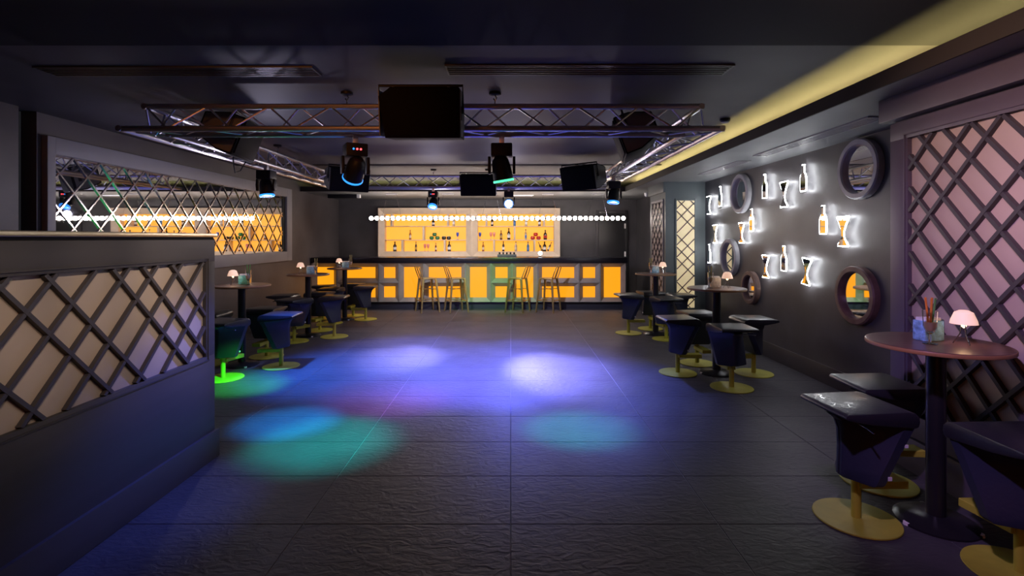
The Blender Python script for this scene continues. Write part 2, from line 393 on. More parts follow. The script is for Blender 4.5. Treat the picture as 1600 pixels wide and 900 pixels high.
# ------------------------------------------------------------------ bar
YBAR = 11.5
bar = tag(thing('bar_counter', loc=(0, 0, 0)), 'long bar counter with amber glowing coffers and black top', 'bar')
kx = YBAR/F
bxs = [(u-798)*kx for u in (487, 526, 591.5, 623, 662, 727, 767, 800, 840.5, 905, 938, 978)]
bxs[0] = XL+0.02
BZ0, BZ1, BZM = pz(472, YBAR), pz(411, YBAR), pz(441.5, YBAR)
put('counter_body', bx(XL+0.02, bxs[-1], YBAR+0.13, YBAR+0.62, BZ0, BZ1), M_kick, bar)
put('kick_plate', bx(XL+0.02, bxs[-1]-0.02, YBAR+0.08, YBAR+0.55, 0, BZ0), M_kick, bar)
put('counter_top', bx(XL+0.02, bxs[-1]+0.03, YBAR-0.03, YBAR+0.75, BZ1, pz(402.5, YBAR), bevel=0.006), M_bartop, bar)
def coffer(x0, x1, z0, z1, ins=0.105, dep=0.12, e=0.008):
    x0 += e*0.5; x1 -= e*0.5
    b = MB()
    o = [(x0, YBAR, z0), (x1, YBAR, z0), (x1, YBAR, z1), (x0, YBAR, z1)]
    r = [(x0+e, YBAR, z0+e), (x1-e, YBAR, z0+e), (x1-e, YBAR, z1-e), (x0+e, YBAR, z1-e)]
    n = [(x0+ins, YBAR+dep, z0+ins), (x1-ins, YBAR+dep, z0+ins), (x1-ins, YBAR+dep, z1-ins), (x0+ins, YBAR+dep, z1-ins)]
    k = [(x, YBAR+dep+0.01, z) for x, _, z in o]
    b.add(o+r+n+k, [(i, (i+1) % 4, 4+(i+1) % 4, 4+i) for i in range(4)] + [(4+i, 4+(i+1) % 4, 8+(i+1) % 4, 8+i) for i in range(4)]
          + [(8+i, 8+(i+1) % 4, 12+(i+1) % 4, 12+i) for i in range(4)] + [(12+i, 12+(i+1) % 4, (i+1) % 4, i) for i in range(4)])
    c = put('coffer', b.mesh('coffer', smooth=False), M_ledge, bar)
    put('glowing_panel', bx(x0+ins-0.01, x1-ins+0.01, YBAR+dep-0.012, YBAR+dep, z0+ins-0.01, z1-ins+0.01), M_amber, c)
kinds = 'THSTHTSTHST'
for i, kd in enumerate(kinds):
    if kd == 'T': coffer(bxs[i], bxs[i+1], BZ0, BZ1)
    else:
        coffer(bxs[i], bxs[i+1], BZM, BZ1); coffer(bxs[i], bxs[i+1], BZ0, BZM)

# back shelf units
def shelf_unit(u0, u1, label, rows, name='bottle_shelf'):
    Y = 13.12
    t = tag(thing(name, loc=(0, 0, 0)), label, 'shelf')
    x0, x1, z0, z1 = px(u0, Y), px(u1, Y), pz(402, Y), pz(325, Y)
    ins = 0.15; dep = 0.14
    o = [(x0, Y-0.02, z0), (x1, Y-0.02, z0), (x1, Y-0.02, z1), (x0, Y-0.02, z1)]
    r = [(x0+.02, Y-0.02, z0+.02), (x1-.02, Y-0.02, z0+.02), (x1-.02, Y-0.02, z1-.02), (x0+.02, Y-0.02, z1-.02)]
    n = [(x0+ins, Y+dep*0.3, z0+ins), (x1-ins, Y+dep*0.3, z0+ins), (x1-ins, Y+dep*0.3, z1-ins), (x0+ins, Y+dep*0.3, z1-ins)]
    n2 = [(x, Y+0.26, z) for x, _, z in n]
    k = [(x, Y+0.27, z) for x, _, z in o]
    b = MB().add(o+r+n+n2+k, [(4*j+i, 4*j+(i+1) % 4, 4*(j+1)+(i+1) % 4, 4*(j+1)+i) for j in range(4) for i in range(4)] + [(16+i, 16+(i+1) % 4, (i+1) % 4, i) for i in range(4)])
    put('frame', b.mesh('frame', smooth=False), M_cream, t)
    xi0, xi1, zi0, zi1 = x0+ins, x1-ins, z0+ins, z1-ins
    put('back_panel', bx(xi0-0.01, xi1+0.01, Y+0.25, Y+0.265, zi0-0.01, zi1+0.01), M_amber2, t)
    zs = [zi0, pz(374.5, Y+0.1), pz(353, Y+0.1), zi1]
    for z in zs[1:3]:
        put('shelf_board', bx(xi0, xi1, Y+0.05, Y+0.25, z-0.022, z, bevel=0.002), M_cream, t)
    for row, us in rows.items():
        for u in us:
            x = px(u, Y+0.1)
            put('divider', bx(x-0.025, x+0.025, Y+0.055, Y+0.25, zs[row], (zs[row+1]-0.022) if row < 2 else zs[3], bevel=0.002), M_cream, t)
    return t, [zs[0], zs[1], zs[2]]
tL, zsh = shelf_unit(591, 737, 'amber backlit shelf unit with splayed frame, nearer the diamond mirror', {0: (629, 695), 1: (662,), 2: (612, 700)})
tR, _ = shelf_unit(737, 875, 'amber backlit shelf unit with splayed frame, nearer the black door', {0: (772, 835), 1: (804,), 2: (760, 850)})

YS = 13.12+0.155
def glassmat(name, col): return mat('bottle_'+name, col, 0.12, coat=0.3)
def bottle(u, row, label, col='dark', h=0.26, r=0.036, tilt=0, labelcol=None, dy=0.0):
    prof = [(r*0.9, 0), (r, 0.008), (r, h*0.55), (r*0.85, h*0.64), (r*0.36, h*0.74), (r*0.33, h*0.90), (r*0.4, h*0.905), (r*0.4, h*0.92)]
    t = tag(thing('bottle', loc=(px(u, YS), YS+dy, zsh[row]+(0.0125 if tilt else 0.0006)), group='bottles on the backlit shelves'), label, 'bottle')
    t['group'] = 'bottles on the backlit shelves'
    cols = {'dark': (0.02, 0.015, 0.012), 'green': (0.03, 0.09, 0.03), 'amber': (0.30, 0.10, 0.02), 'clear': (0.55, 0.45, 0.35), 'blue': (0.05, 0.18, 0.42), 'red': (0.22, 0.02, 0.02), 'brown': (0.10, 0.03, 0.02)}
    put('glass_body', MB().lathe(prof, 14), glassmat(col, cols[col]), t)
    put('cap', MB().lathe([(r*0.42, h*0.90), (r*0.42, h), (r*0.2, h*1.0)], 12), M_black, t)
    put('paper_label', MB().lathe([(r*1.02, h*0.16), (r*1.02, h*0.44)], 14), mat('label_'+(labelcol or 'cream'), {'cream': (0.7, 0.62, 0.5), 'white': (0.8, 0.8, 0.8), 'gold': (0.5, 0.35, 0.1), 'red': (0.5, 0.04, 0.03), 'blue': (0.1, 0.25, 0.6)}[labelcol or 'cream'], 0.6), t)
    if tilt: t.rotation_euler = (0, tilt, 0)
    return t
A = 'in the shelf nearer the diamond mirror'; B = 'in the shelf nearer the black door'
bottle(641, 1, 'slim amber bottle standing alone on the middle shelf, '+A[7:], 'amber', 0.25, 0.03)
bottle(617, 0, 'squat dark bottle with white label in the end bottom bay, '+A[7:], 'dark', 0.25, 0.046, labelcol='white')
bottle(650, 0, 'slim dark bottle in the wide bottom bay, '+A[7:], 'dark', 0.25, 0.028, labelcol='gold')
bottle(681, 0, 'small brown bottle beside the bottom divider, '+A[7:], 'brown', 0.22, 0.026)
bottle(702, 0, 'large dark bottle with pale label in the bottom corner bay, '+A[7:], 'dark', 0.255, 0.046, labelcol='white')
bottle(677, 2, 'short dark bottle on the top shelf behind the pendant, '+A[7:], 'dark', 0.2, 0.04, labelcol='white')
bottle(709, 2, 'tall clear bottle on the top shelf behind the pendant, '+A[7:], 'clear', 0.27, 0.034, labelcol='white')
bottle(783, 1, 'short brown bottle beside the big dark one on the middle shelf', 'brown', 0.24, 0.034, labelcol='gold')
bottle(795, 1, 'big dark bottle with white label on the middle shelf, '+B[7:], 'dark', 0.30, 0.042, labelcol='white')
bottle(821.5, 1, 'slim blue-labelled bottle on the middle shelf, '+B[7:], 'clear', 0.27, 0.03, labelcol='blue')
bottle(852, 1, 'round red-labelled dark bottle at the end of the middle shelf, '+B[7:], 'dark', 0.25, 0.046, labelcol='red')
bottle(755, 0, 'faint amber bottle in the end bottom bay, '+B[7:], 'amber', 0.24, 0.03)
bottle(786.5, 0, 'dark bottle with white label in the wide bottom bay, '+B[7:], 'dark', 0.26, 0.033, labelcol='white')
bottle(806, 0, 'clear bottle with cream label in the wide bottom bay, '+B[7:], 'clear', 0.25, 0.036)
bottle(825, 0, 'straight blue bottle next to the bottom divider, '+B[7:], 'blue', 0.25, 0.034, labelcol='blue')
bottle(851, 0, 'round dark bottle standing between two leaning bottles', 'dark', 0.25, 0.048, labelcol='white', dy=0.036)
bottle(847, 0, 'dark bottle leaning away from the round one, divider side', 'dark', 0.245, 0.025, tilt=-0.42, labelcol='gold', dy=-0.073)
bottle(855.5, 0, 'dark bottle leaning away from the round one, frame side', 'dark', 0.245, 0.025, tilt=0.42, labelcol='cream', dy=-0.073)
bottle(804, 2, 'straight blue bottle on the top shelf behind the pendant', 'blue', 0.25, 0.034, labelcol='blue')
bottle(769, 2, 'dark bottle on the top shelf beside the first divider, '+B[7:], 'dark', 0.24, 0.034)
bottle(822, 2, 'clear bottle on the top shelf behind the pendant, '+B[7:], 'clear', 0.24, 0.034, labelcol='white')
bottle(843, 2, 'brown bottle at the end of the top shelf, '+B[7:], 'brown', 0.24, 0.036, labelcol='white')
def goblet(u, row, label, col):
    t = tag(thing('wine_glass', loc=(px(u, YS), YS, zsh[row]+0.0006)), label, 'glass'); g = mat('goblet_'+col, {'blue': (0.03, 0.08, 0.5), 'pink': (0.8, 0.3, 0.25)}[col], 0.1, coat=0.4)
    put('bowl', MB().lathe([(0.006, 0.075), (0.028, 0.10), (0.036, 0.15), (0.030, 0.19)], 14), g, t)
    put('stem', MB().lathe([(0.005, 0.006), (0.005, 0.08)], 10), g, t); put('foot', MB().lathe([(0.03, 0), (0.03, 0.005), (0.006, 0.01)], 14), g, t)
goblet(715, 1, 'blue stemmed glass on the middle shelf, nearer the diamond mirror', 'blue')
goblet(750, 1, 'blue stemmed glass on the middle shelf, nearer the black door', 'blue')
def cups(u, row, kind, cname, col, n=3):
    x = px(u, YS)
    for k, (dx, dz) in enumerate(((-0.075, 0), (0.075, 0), (0, 0.09)) if n == 3 else ((-0.063, 0), (0.063, 0))):
        pos = ('on top of the other two' if k == 2 else 'in the bottom of the little pile') if n == 3 else 'standing as one of a pair'
        t = tag(thing('cup', loc=(x+dx, YS, zsh[row]+dz+0.0006)), f'{kind} round cup {pos}', 'cup', f'{kind} cups on the shelf')
        put('bowl', MB().lathe([(0.03, 0), (0.055, 0.02), (0.06, 0.05), (0.045, 0.088), (0.04, 0.088), (0.05, 0.05), (0.0, 0.02)], 14), mat('cup_'+cname, col, 0.25), t)
        put('rim', MB().lathe([(0.046, 0.080), (0.048, 0.084), (0.046, 0.089)], 14), M_white if cname == 'black' else mat('cup_'+cname, col, 0.25), t)
cups(679, 1, 'dark green', 'green', (0.02, 0.16, 0.05)); cups(697.5, 1, 'black and white', 'black', (0.02, 0.02, 0.02), 2)
cups(837, 1, 'red', 'red', (0.55, 0.03, 0.02)); 
for u in (767, 772): goblet(u, 1, 'pale pink stemmed glass next to its twin on the middle shelf', 'pink')
for o in [o for o in C.objects if o.name.startswith('wine_glass') and 'pink' in o.get('label', '')]: o['group'] = 'pale pink stemmed glasses'
for u in (664, 669): goblet(u, 0, 'pale pink stemmed glass next to its twin in the bottom bay', 'pink')
for o in [o for o in C.objects if o.name.startswith('wine_glass') and 'bottom bay' in o.get('label', '')]: o['group'] = 'pale stemmed glasses in the bottom bay'

# things on the bar
ZT = pz(402.5, YBAR)
tr = tag(thing('condiment_tray', loc=(px(792, 11.9), 11.9, ZT)), 'grey condiment tray with dark knobs on the bar counter', 'tray')
put('tray_body', bx(-0.22, 0.22, -0.09, 0.09, 0, 0.06, bevel=0.006), mat('tray_grey', (0.10, 0.10, 0.14), 0.4), tr)
for k in range(5): put('knob', MB().lathe([(0.018, 0.06), (0.018, 0.085), (0.022, 0.09), (0.016, 0.11)], 10, (-0.17+0.085*k, 0, 0)), M_black, tr)
sp_ = tag(thing('bar_spotlight', loc=(px(844, 11.8), 11.8, ZT)), 'small round white lamp on a stand on the bar counter', 'lamp')
put('stand', MB().lathe([(0.05, 0), (0.05, 0.01), (0.008, 0.015), (0.008, 0.06)], 14), M_black, sp_)
put('housing', MB().tube((0, 0.03, 0.09), (0, -0.05, 0.09), 0.055, 16, 0.06), M_black, sp_)
put('lens', MB().tube((0, -0.051, 0.09), (0, -0.056, 0.09), 0.048, 16), mat('white_lens', (1, 1, 1), 0.3, emit=(0.85, 0.92, 1.0), es=9), sp_)

# bar stools (metal, low back)
def tolix():
    t = thing('bar_stool', 'x', 'bar stool', group='gold metal bar stools at the counter')
    H = 0.74
    put('seat', bx(-0.155, 0.155, -0.155, 0.155, H-0.03, H, bevel=0.014), M_gold, t)
    for sx in (-1, 1):
        for sy in (-1, 1):
            b = MB(); p0 = Vector((sx*0.14, sy*0.14, H-0.02)); p1 = Vector((sx*0.205, sy*0.205, 0))
            w0, w1 = 0.022, 0.014
            vs = [p0+Vector((a*w0, c*w0, 0)) for a, c in ((-1, -1), (1, -1), (1, 1), (-1, 1))] + [p1+Vector((a*w1, c*w1, 0)) for a, c in ((-1, -1), (1, -1), (1, 1), (-1, 1))]
            b.add(vs, [(0, 1, 2, 3), (7, 6, 5, 4), (0, 4, 5, 1), (1, 5, 6, 2), (2, 6, 7, 3), (3, 7, 4, 0)])
            put('leg', b.mesh('leg', bevel=0.003, seg=1), M_gold, t)
    for z in (0.25,):
        k = 0.205-0.065*(z/H)
        for a in (((-k, -k, z), (k, -k, z)), ((-k, k, z), (k, k, z)), ((k, -k, z), (k, k, z)), ((-k, -k, z), (-k, k, z))):
            put('footrest_bar', MB().tube(*a, 0.009), M_gold, t)
    put('brace', MB().tube((-0.165, -0.165, 0.5), (0.165, 0.165, 0.5), 0.007), M_gold, t); put('brace', MB().tube((-0.165, 0.165, 0.5), (0.165, -0.165, 0.5), 0.007), M_gold, t)
    pts = [(-0.15, -0.145, H-0.01), (-0.20, -0.15, H+0.12), (-0.235, -0.14, H+0.22), (-0.24, -0.11, H+0.245), (-0.24, 0.11, H+0.245), (-0.235, 0.14, H+0.22), (-0.20, 0.15, H+0.12), (-0.15, 0.145, H-0.01)]
    put('back_frame', MB().path(pts, 0.011, 8), M_gold, t)
    put('back_slat', MB().add([(-0.150, -0.05, H-0.01), (-0.150, 0.05, H-0.01), (-0.24, 0.035, H+0.24), (-0.24, -0.035, H+0.24), (-0.156, -0.05, H-0.01), (-0.156, 0.05, H-0.01), (-0.246, 0.035, H+0.24), (-0.246, -0.035, H+0.24)],
        [(0, 1, 2, 3), (7, 6, 5, 4), (0, 4, 5, 1), (1, 5, 6, 2), (2, 6, 7, 3), (3, 7, 4, 0)]), M_gold, t)
    return t
st0 = tolix()
for i, (u, a, lb) in enumerate(((668, 28, 'gold metal bar stool with its back to the diamond mirror, outer of its pair'),
                                (713, 24, 'gold metal bar stool with its back to the diamond mirror, inner of its pair'),
                                (809, 156, 'gold metal bar stool with its back to the neon wall, inner of its pair'),
                                (857, 152, 'gold metal bar stool with its back to the neon wall, outer of its pair'))):
    o = st0 if i == 0 else copy_tree(st0)
    o.location = (px(u, 11.12), 11.12, 0); o.rotation_euler = (0, 0, math.radians(a)); o['label'] = lb

# linear pendant with bulbs
YP = 11.55; ZP = pz(341, YP)
pen = tag(thing('linear_pendant', loc=(0, 0, 0)), 'long row pendant of bright globe bulbs hung over the bar', 'pendant light')
xa, xb = px(576, YP), px(978, YP)
put('rail', MB().tube((xa-0.02, YP, ZP), (xb+0.02, YP, ZP), 0.012), M_chrome, pen)
nb = 48
bulb = MB().lathe([(0.0, -0.046)]+[(0.046*math.cos(t), 0.046*math.sin(t)) for t in [(-1+0.25*k)*PI/2 for k in range(1, 8)]]+[(0.0, 0.046)], 12).mesh('bulb')
col_ = MB().tube((-0.012, 0, 0), (0.012, 0, 0), 0.026, 10).mesh('collar')
for k in range(nb):
    x = xa+(xb-xa)*(k+0.5)/nb
    b = put('bulb', bulb, M_bulb, pen, loc=(x, YP, ZP))
    put('collar', col_, M_chrome, pen, loc=(x+(xb-xa)/nb/2, YP, ZP))
for u in (612, 700, 768, 856, 934):
    x = px(u, YP)
    put('ceiling_plate', bx(x-0.13, x+0.13, YP-0.03, YP+0.03, ZS-0.02, ZS), M_white, pen)
    for s in (-1, 1): put('wire', MB().tube((x+s*0.1, YP, ZS-0.02), (x+s*0.22, YP, ZP), 0.003, 5), M_chrome, pen)

# back wall bits
door = thing('door_1', kind='structure')
dx0, dx1 = 2.30, 2.98
put('door_leaf', bx(dx0, dx1, YB-0.05, YB, 0, 2.25, bevel=0.004), M_door, door)
put('door_frame', bx(dx1, dx1+0.07, YB-0.07, YB, 0, 2.32, bevel=0.004), M_door, door)
put('door_frame', bx(dx0-0.07, dx0, YB-0.07, YB, 0, 2.32, bevel=0.004), M_skirt, door)
put('door_frame', bx(dx0, dx1, YB-0.07, YB, 2.25, 2.32, bevel=0.004), M_skirt, door)
for z in (0.75, 1.12, 1.85): put('hinge', bx(dx1-0.02, dx1+0.015, YB-0.085, YB-0.05, z, z+0.13), M_white, door)
cc = tag(thing('security_camera', loc=(px(1010, 11.3), 11.3, ZS)), 'white dome security camera under the soffit by the pillar', 'camera')
put('mount', MB().lathe([(0.05, 0), (0.05, -0.03), (0.045, -0.035)], 16), M_white, cc)
put('dome', MB().lathe([(0.045, -0.035), (0.042, -0.06), (0.025, -0.085), (0.0, -0.09)], 16), M_white, cc)
sc_ = tag(thing('screen_case', loc=(0, 0, 0)), 'black roll-up screen case fixed under the soffit in the mirror corner', 'screen case')
put('case', bx(px(513, 11.7), px(558, 11.7), 11.65, 11.77, ZS-0.09, ZS, bevel=0.01), M_black, sc_)
put('end_cap', bx(px(558, 11.7), px(563, 11.7), 11.66, 11.76, ZS-0.085, ZS, bevel=0.01), M_white, sc_)
sl_ = tag(thing('linear_ceiling_light', loc=(0, 0, 0)), 'short pale linear light set in the soffit above the bar', 'ceiling light')
put('housing', bx(px(801, 11.9), px(834, 11.9), 11.85, 11.97, ZS-0.012, ZS), M_white, sl_)
put('diffuser', bx(px(803, 11.9), px(832, 11.9), 11.865, 11.955, ZS-0.016, ZS-0.012), mat('linear_diffuser', (1, 1, 1), 0.5, emit=(0.9, 0.88, 1.0), es=1.2), sl_)

# ------------------------------------------------------------------ right wall: mirrors and LED outlines
def round_mirror(u, v, dia, label, m):
    X = XR-0.05
    Y = F*X/(u-798); z = pz(v, Y); r = dia/2
    t = tag(thing('round_mirror', loc=(XR, Y, z)), label, 'mirror', 'round mirrors on the neon wall'); t.rotation_euler = (0, -PI/2, 0)
    put('frame', MB().lathe([(r, 0), (r, 0.055), (r-0.012, 0.068), (r-0.055, 0.068), (r-0.066, 0.055), (r-0.066, 0.02)], 48), m, t)
    put('glass', MB().lathe([(0.0, 0.022), (r-0.06, 0.022), (r-0.06, 0.016), (0, 0.016)], 48).mesh('glass'), M_mirror, t)
round_mirror(1340, 264, 0.60, 'grey-framed round mirror high on the wall beside the plum lattice bay', M_ring)
round_mirror(1155, 302.5, 0.59, 'grey-framed round mirror high on the wall toward the pale pillar', M_ring)
round_mirror(1138, 402, 0.59, 'grey-framed round mirror at mid height beside the pale pillar', M_ring)
round_mirror(1170.5, 449.5, 0.48, 'small brown-framed round mirror low behind the table', M_ringw)
round_mirror(1335, 461.5, 0.59, 'brown-framed round mirror low on the wall beside the plum lattice bay', M_ringw)
BOT = [(-0.36, 0), (0.36, 0), (0.40, 0.04), (0.40, 0.50), (0.33, 0.60), (0.17, 0.70), (0.13, 0.78), (0.13, 0.96), (0.16, 0.965), (0.16, 1.0), (-0.16, 1.0), (-0.16, 0.965), (-0.13, 0.96), (-0.13, 0.78), (-0.17, 0.70), (-0.33, 0.60), (-0.40, 0.50), (-0.40, 0.04)]
GLA = [(-0.52, 0), (0.52, 0), (0.52, 0.05), (0.22, 0.22), (0.12, 0.34), (0.12, 0.50), (0.30, 0.70), (0.62, 0.97), (0.62, 1.0), (-0.62, 1.0), (-0.62, 0.97), (-0.30, 0.70), (-0.12, 0.50), (-0.12, 0.34), (-0.22, 0.22), (-0.52, 0.05)]
def neon(kind, u, v0, v1, label, roll=0):
    X = XR-0.055
    Y = F*X/(u-798); z0, z1 = pz(v1, Y), pz(v0, Y); h = z1-z0
    poly, wd = (BOT, 0.155) if kind == 'b' else (GLA, 0.155)
    poly = [(a*wd, b*h) for a, b in poly]
    t = tag(thing('bottle_light' if kind == 'b' else 'cocktail_glass_light', loc=(XR-0.05, Y, z0)), label, 'wall light', 'glowing bottles and glasses on the charcoal wall')
    t.rotation_euler = (roll, 0, 0)
    f = lambda a, b, tt: (-tt, a, b)
    put('mirror_face', MB().prism([(a*0.9, 0.5*h+(b-0.5*h)*0.965) for a, b in poly], f, 0.0, 0.012).mesh('face', smooth=False), M_mirror, t)
    put('light_outline', MB().path([(-0.004, a, b) for a, b in poly], 0.0052, 6, closed=True), M_neon, t)
    for b in (0.25, 0.75): put('spacer', MB().tube((0.05, 0, b*h), (0.0, 0, b*h), 0.008, 8), M_chrome, t)
neon('b', 1125.2, 291.7, 322, 'glowing bottle just beside the high mirror toward the pillar, pillar side')
neon('b', 1194.8, 272.9, 309.5, 'glowing bottle beside the high mirror toward the pillar, bay side')
neon('b', 1255.3, 257.6, 298.5, 'glowing bottle between the topmost cocktail glass and the high bay-side mirror')
neon('b', 1174.2, 326.9, 361, 'glowing bottle paired with a glass just under the high pillar-side mirror')
neon('b', 1286.2, 321.6, 365.3, 'glowing bottle in the pair between the two bay-side mirrors')
neon('b', 1224.7, 384.9, 423.3, 'glowing bottle between two cocktail glasses in the lowest row')
neon('b', 1108, 382, 410.5, 'glowing bottle beside the mid-height mirror, pillar side')
neon('g', 1107.7, 306.7, 334.4, 'glowing cocktail glass in the top corner by the pillar')
neon('g', 1225, 284.3, 323.4, 'glowing cocktail glass between the two highest bottles')
neon('g', 1117.3, 351.8, 379.5, 'glowing cocktail glass just above the mid-height mirror by the pillar')
neon('g', 1158.6, 348.3, 379.5, 'glowing cocktail glass paired with a bottle just under the high pillar-side mirror')
neon('g', 1317.2, 338.7, 384.9, 'glowing cocktail glass in the pair between the two bay-side mirrors')
neon('g', 1196.3, 399, 433.6, 'glowing cocktail glass in the lowest row, on the small low mirror\'s side')
neon('g', 1258.8, 403.7, 444.6, 'slightly tilted glowing cocktail glass in the lowest row, nearer the low bay-side mirror', roll=0.10)

# ------------------------------------------------------------------ tables and their things
def make_table():
    t = thing('round_table', 'x', 'table', group='round pedestal tables')
    put('table_top', MB().lathe([(0.0, 0.985), (0.315, 0.985), (0.33, 0.990), (0.33, 1.008), (0.325, 1.012), (0.0, 1.012)], 48), M_walnut, t)
    put('edge_band', MB().lathe([(0.331, 0.989), (0.3325, 0.992), (0.3325, 1.006), (0.331, 1.009)], 48), M_wedge, t)
    put('pole', MB().lathe([(0.047, 0.03), (0.047, 0.975), (0.10, 0.985)], 24), M_blackm, t)
    put('base', MB().lathe([(0.20, 0.0), (0.20, 0.010), (0.17, 0.028), (0.07, 0.038), (0.05, 0.045)], 36), M_blackm, t)
    for k in range(3):
        a = k*2*PI/3+0.9
        put('foot_pad', MB().lathe([(0.02, 0), (0.018, 0.016)], 10, (0.188*math.cos(a), 0.188*math.sin(a), 0)), M_white, t)
    return t
def make_lamp():
    t = thing('table_lamp', 'x', 'lamp', group='little shaded table lamps')
    put('lamp_shade', MB().lathe([(0.062, 0.115), (0.058, 0.135), (0.042, 0.178), (0.020, 0.190), (0.0, 0.191)], 24, cap=False), M_shade, t)
    for k in range(3):
        a = k*2*PI/3+0.4
        put('leg', MB().path([(0.008*math.cos(a), 0.008*math.sin(a), 0.135), (0.016*math.cos(a), 0.016*math.sin(a), 0.06), (0.045*math.cos(a), 0.045*math.sin(a), 0.004)], 0.003, 6), M_chrome, t)
    put('bulb', MB().lathe([(0.0, 0.09), (0.011, 0.1), (0.013, 0.112), (0.0, 0.125)], 12), M_flame, t)
    return t
def make_holder(m):
    t = thing('napkin_holder', 'x', 'napkin holder', group='printed napkin holders')
    put('holder_body', bx(-0.065, 0.065, -0.038, 0.038, 0, 0.115, bevel=0.006), m, t)
    put('side_plate', bx(0.066, 0.069, -0.034, 0.034, 0, 0.12), M_chrome, t)
    put('napkins', bx(-0.055, 0.055, -0.026, 0.026, 0.115, 0.132), M_paper, t)
    return t
def make_glass():
    t = thing('tulip_glass', 'x', 'glass', group='stemmed glasses on the tables')
    put('bowl', MB().lathe([(0.006, 0.055), (0.020, 0.068), (0.032, 0.10), (0.034, 0.15), (0.036, 0.185), (0.033, 0.185), (0.031, 0.15), (0.029, 0.10), (0.017, 0.072), (0.0, 0.066)], 20), M_glass, t)
    put('stem', MB().lathe([(0.006, 0.006), (0.006, 0.056)], 12), M_glass, t)
    put('foot', MB().lathe([(0.035, 0), (0.035, 0.004), (0.007, 0.010)], 20), M_glass, t)
    put('filling', MB().lathe([(0.0, 0.070), (0.016, 0.075), (0.028, 0.10), (0.029, 0.12), (0.0, 0.12)], 16), M_foam, t)
    return t
# ------------------------------------------------------------------ wedge stools
def make_stool():
    t = thing('wedge_stool', 'x', 'stool', group='padded wedge stools around the tables')
    prof = [(-0.205, 0.632), (-0.205, 0.650), (-0.188, 0.660), (0.0, 0.664), (0.15, 0.668), (0.188, 0.660), (0.208, 0.638), (0.212, 0.612), (0.205, 0.585), (0.185, 0.578), (0.10, 0.585), (-0.05, 0.600), (-0.15, 0.618)]
    put('seat', MB().prism(prof, lambda a, b, tt: (a, tt, b), -0.195, 0.195).mesh('seat', bevel=0.012, seg=2, ang=50), M_leather, t)
    R = []
    for z, xf, w_, xs in ((0.250, 0.045, 0.150, -0.095), (0.262, 0.055, 0.158, -0.105), (0.32, 0.080, 0.162, -0.103), (0.42, 0.125, 0.170, -0.100), (0.52, 0.168, 0.177, -0.105), (0.575, 0.192, 0.185, -0.125), (0.606, 0.195, 0.187, -0.165)):
        R.append([(xf, w_-0.012, z), (xf-0.012, w_, z), (xf-0.062, w_, z), (xs+0.012, 0.040, z), (xs, 0.018, z), (xs, -0.018, z), (xs+0.012, -0.040, z), (xf-0.062, -w_, z), (xf-0.012, -w_, z), (xf, -w_+0.012, z)])
    n = 10; b = MB(); b.v = [p for r in R for p in r]
    b.f = [(j*n+i, j*n+(i+1) % n, (j+1)*n+(i+1) % n, (j+1)*n+i) for j in range(len(R)-1) for i in range(n)] + [tuple(range(n-1, -1, -1)), tuple((len(R)-1)*n+i for i in range(n))]
    put('body', b.mesh('body', ang=28), M_leatherb, t)
    put('seam_piping', MB().path([(xs-0.001, 0, z) for z, xs in ((0.262, -0.105), (0.32, -0.103), (0.42, -0.100), (0.52, -0.105), (0.575, -0.125))], 0.003, 6), M_leather, t)
    put('pole', MB().tube((0, 0, 0.008), (0, 0, 0.262), 0.025, 16), M_ochre, t)
    put('base_disc', MB().lathe([(0.0, 0), (0.215, 0), (0.218, 0.004), (0.216, 0.010), (0.04, 0.013), (0.0, 0.013)], 44), M_ochre, t)
    put('footrest', MB().add([(0.0, -0.045, 0.19), (0.27, -0.055, 0.185), (0.27, 0.055, 0.185), (0.0, 0.045, 0.19), (0.0, -0.045, 0.228), (0.27, -0.055, 0.228), (0.27, 0.055, 0.228), (0.0, 0.045, 0.228)],
        [(0, 3, 2, 1), (4, 5, 6, 7), (0, 1, 5, 4), (1, 2, 6, 5), (2, 3, 7, 6), (3, 0, 4, 7)]).mesh('footrest', bevel=0.003, seg=1), M_ochre, t)
    put('height_lever', MB().path([(-0.06, -0.02, 0.585), (-0.07, -0.17, 0.578), (-0.075, -0.225, 0.572)], 0.0045, 6), M_chrome, t)
    put('care_tag', bx(0.055, 0.075, -0.166, -0.1605, 0.29, 0.31), M_tag, t)
    return t
table0, lamp0, glass0, stool0 = make_table(), make_lamp(), make_glass(), make_stool()
hold_b, hold_t = make_holder(M_bluegl), make_holder(M_teal)
used = set()
def place(proto, loc, rz, label):
    o = proto if proto.name not in used else copy_tree(proto)
    used.add(proto.name)
    o.location = loc; o.rotation_euler = (0, 0, rz); o['label'] = label
    return o
straw = MB().tube((0, 0, 0), (0, 0, 0.135), 0.005, 8).mesh('straw')
def straws(loc, mats, what):
    for k, m in enumerate(mats):
        a = 2*PI*k/len(mats)+0.5; tilt = 0.10+0.03*(k % 2)
        me = straw.copy(); me.materials.clear(); me.materials.append(m)
        o = bpy.data.objects.new('drinking_straw', me); C.objects.link(o)
        o.location = (loc[0]+0.010*math.cos(a), loc[1]+0.010*math.sin(a), loc[2]+0.122); o.rotation_euler = (-math.sin(a)*tilt, math.cos(a)*tilt, 0)
        cn = {'orange_straw': 'orange', 'olive_straw': 'olive', 'green_straw': 'green'}[m.name]
        tag(o, f'{cn} straw standing in the stemmed glass on {what}', 'straw', f'straws on {what}')
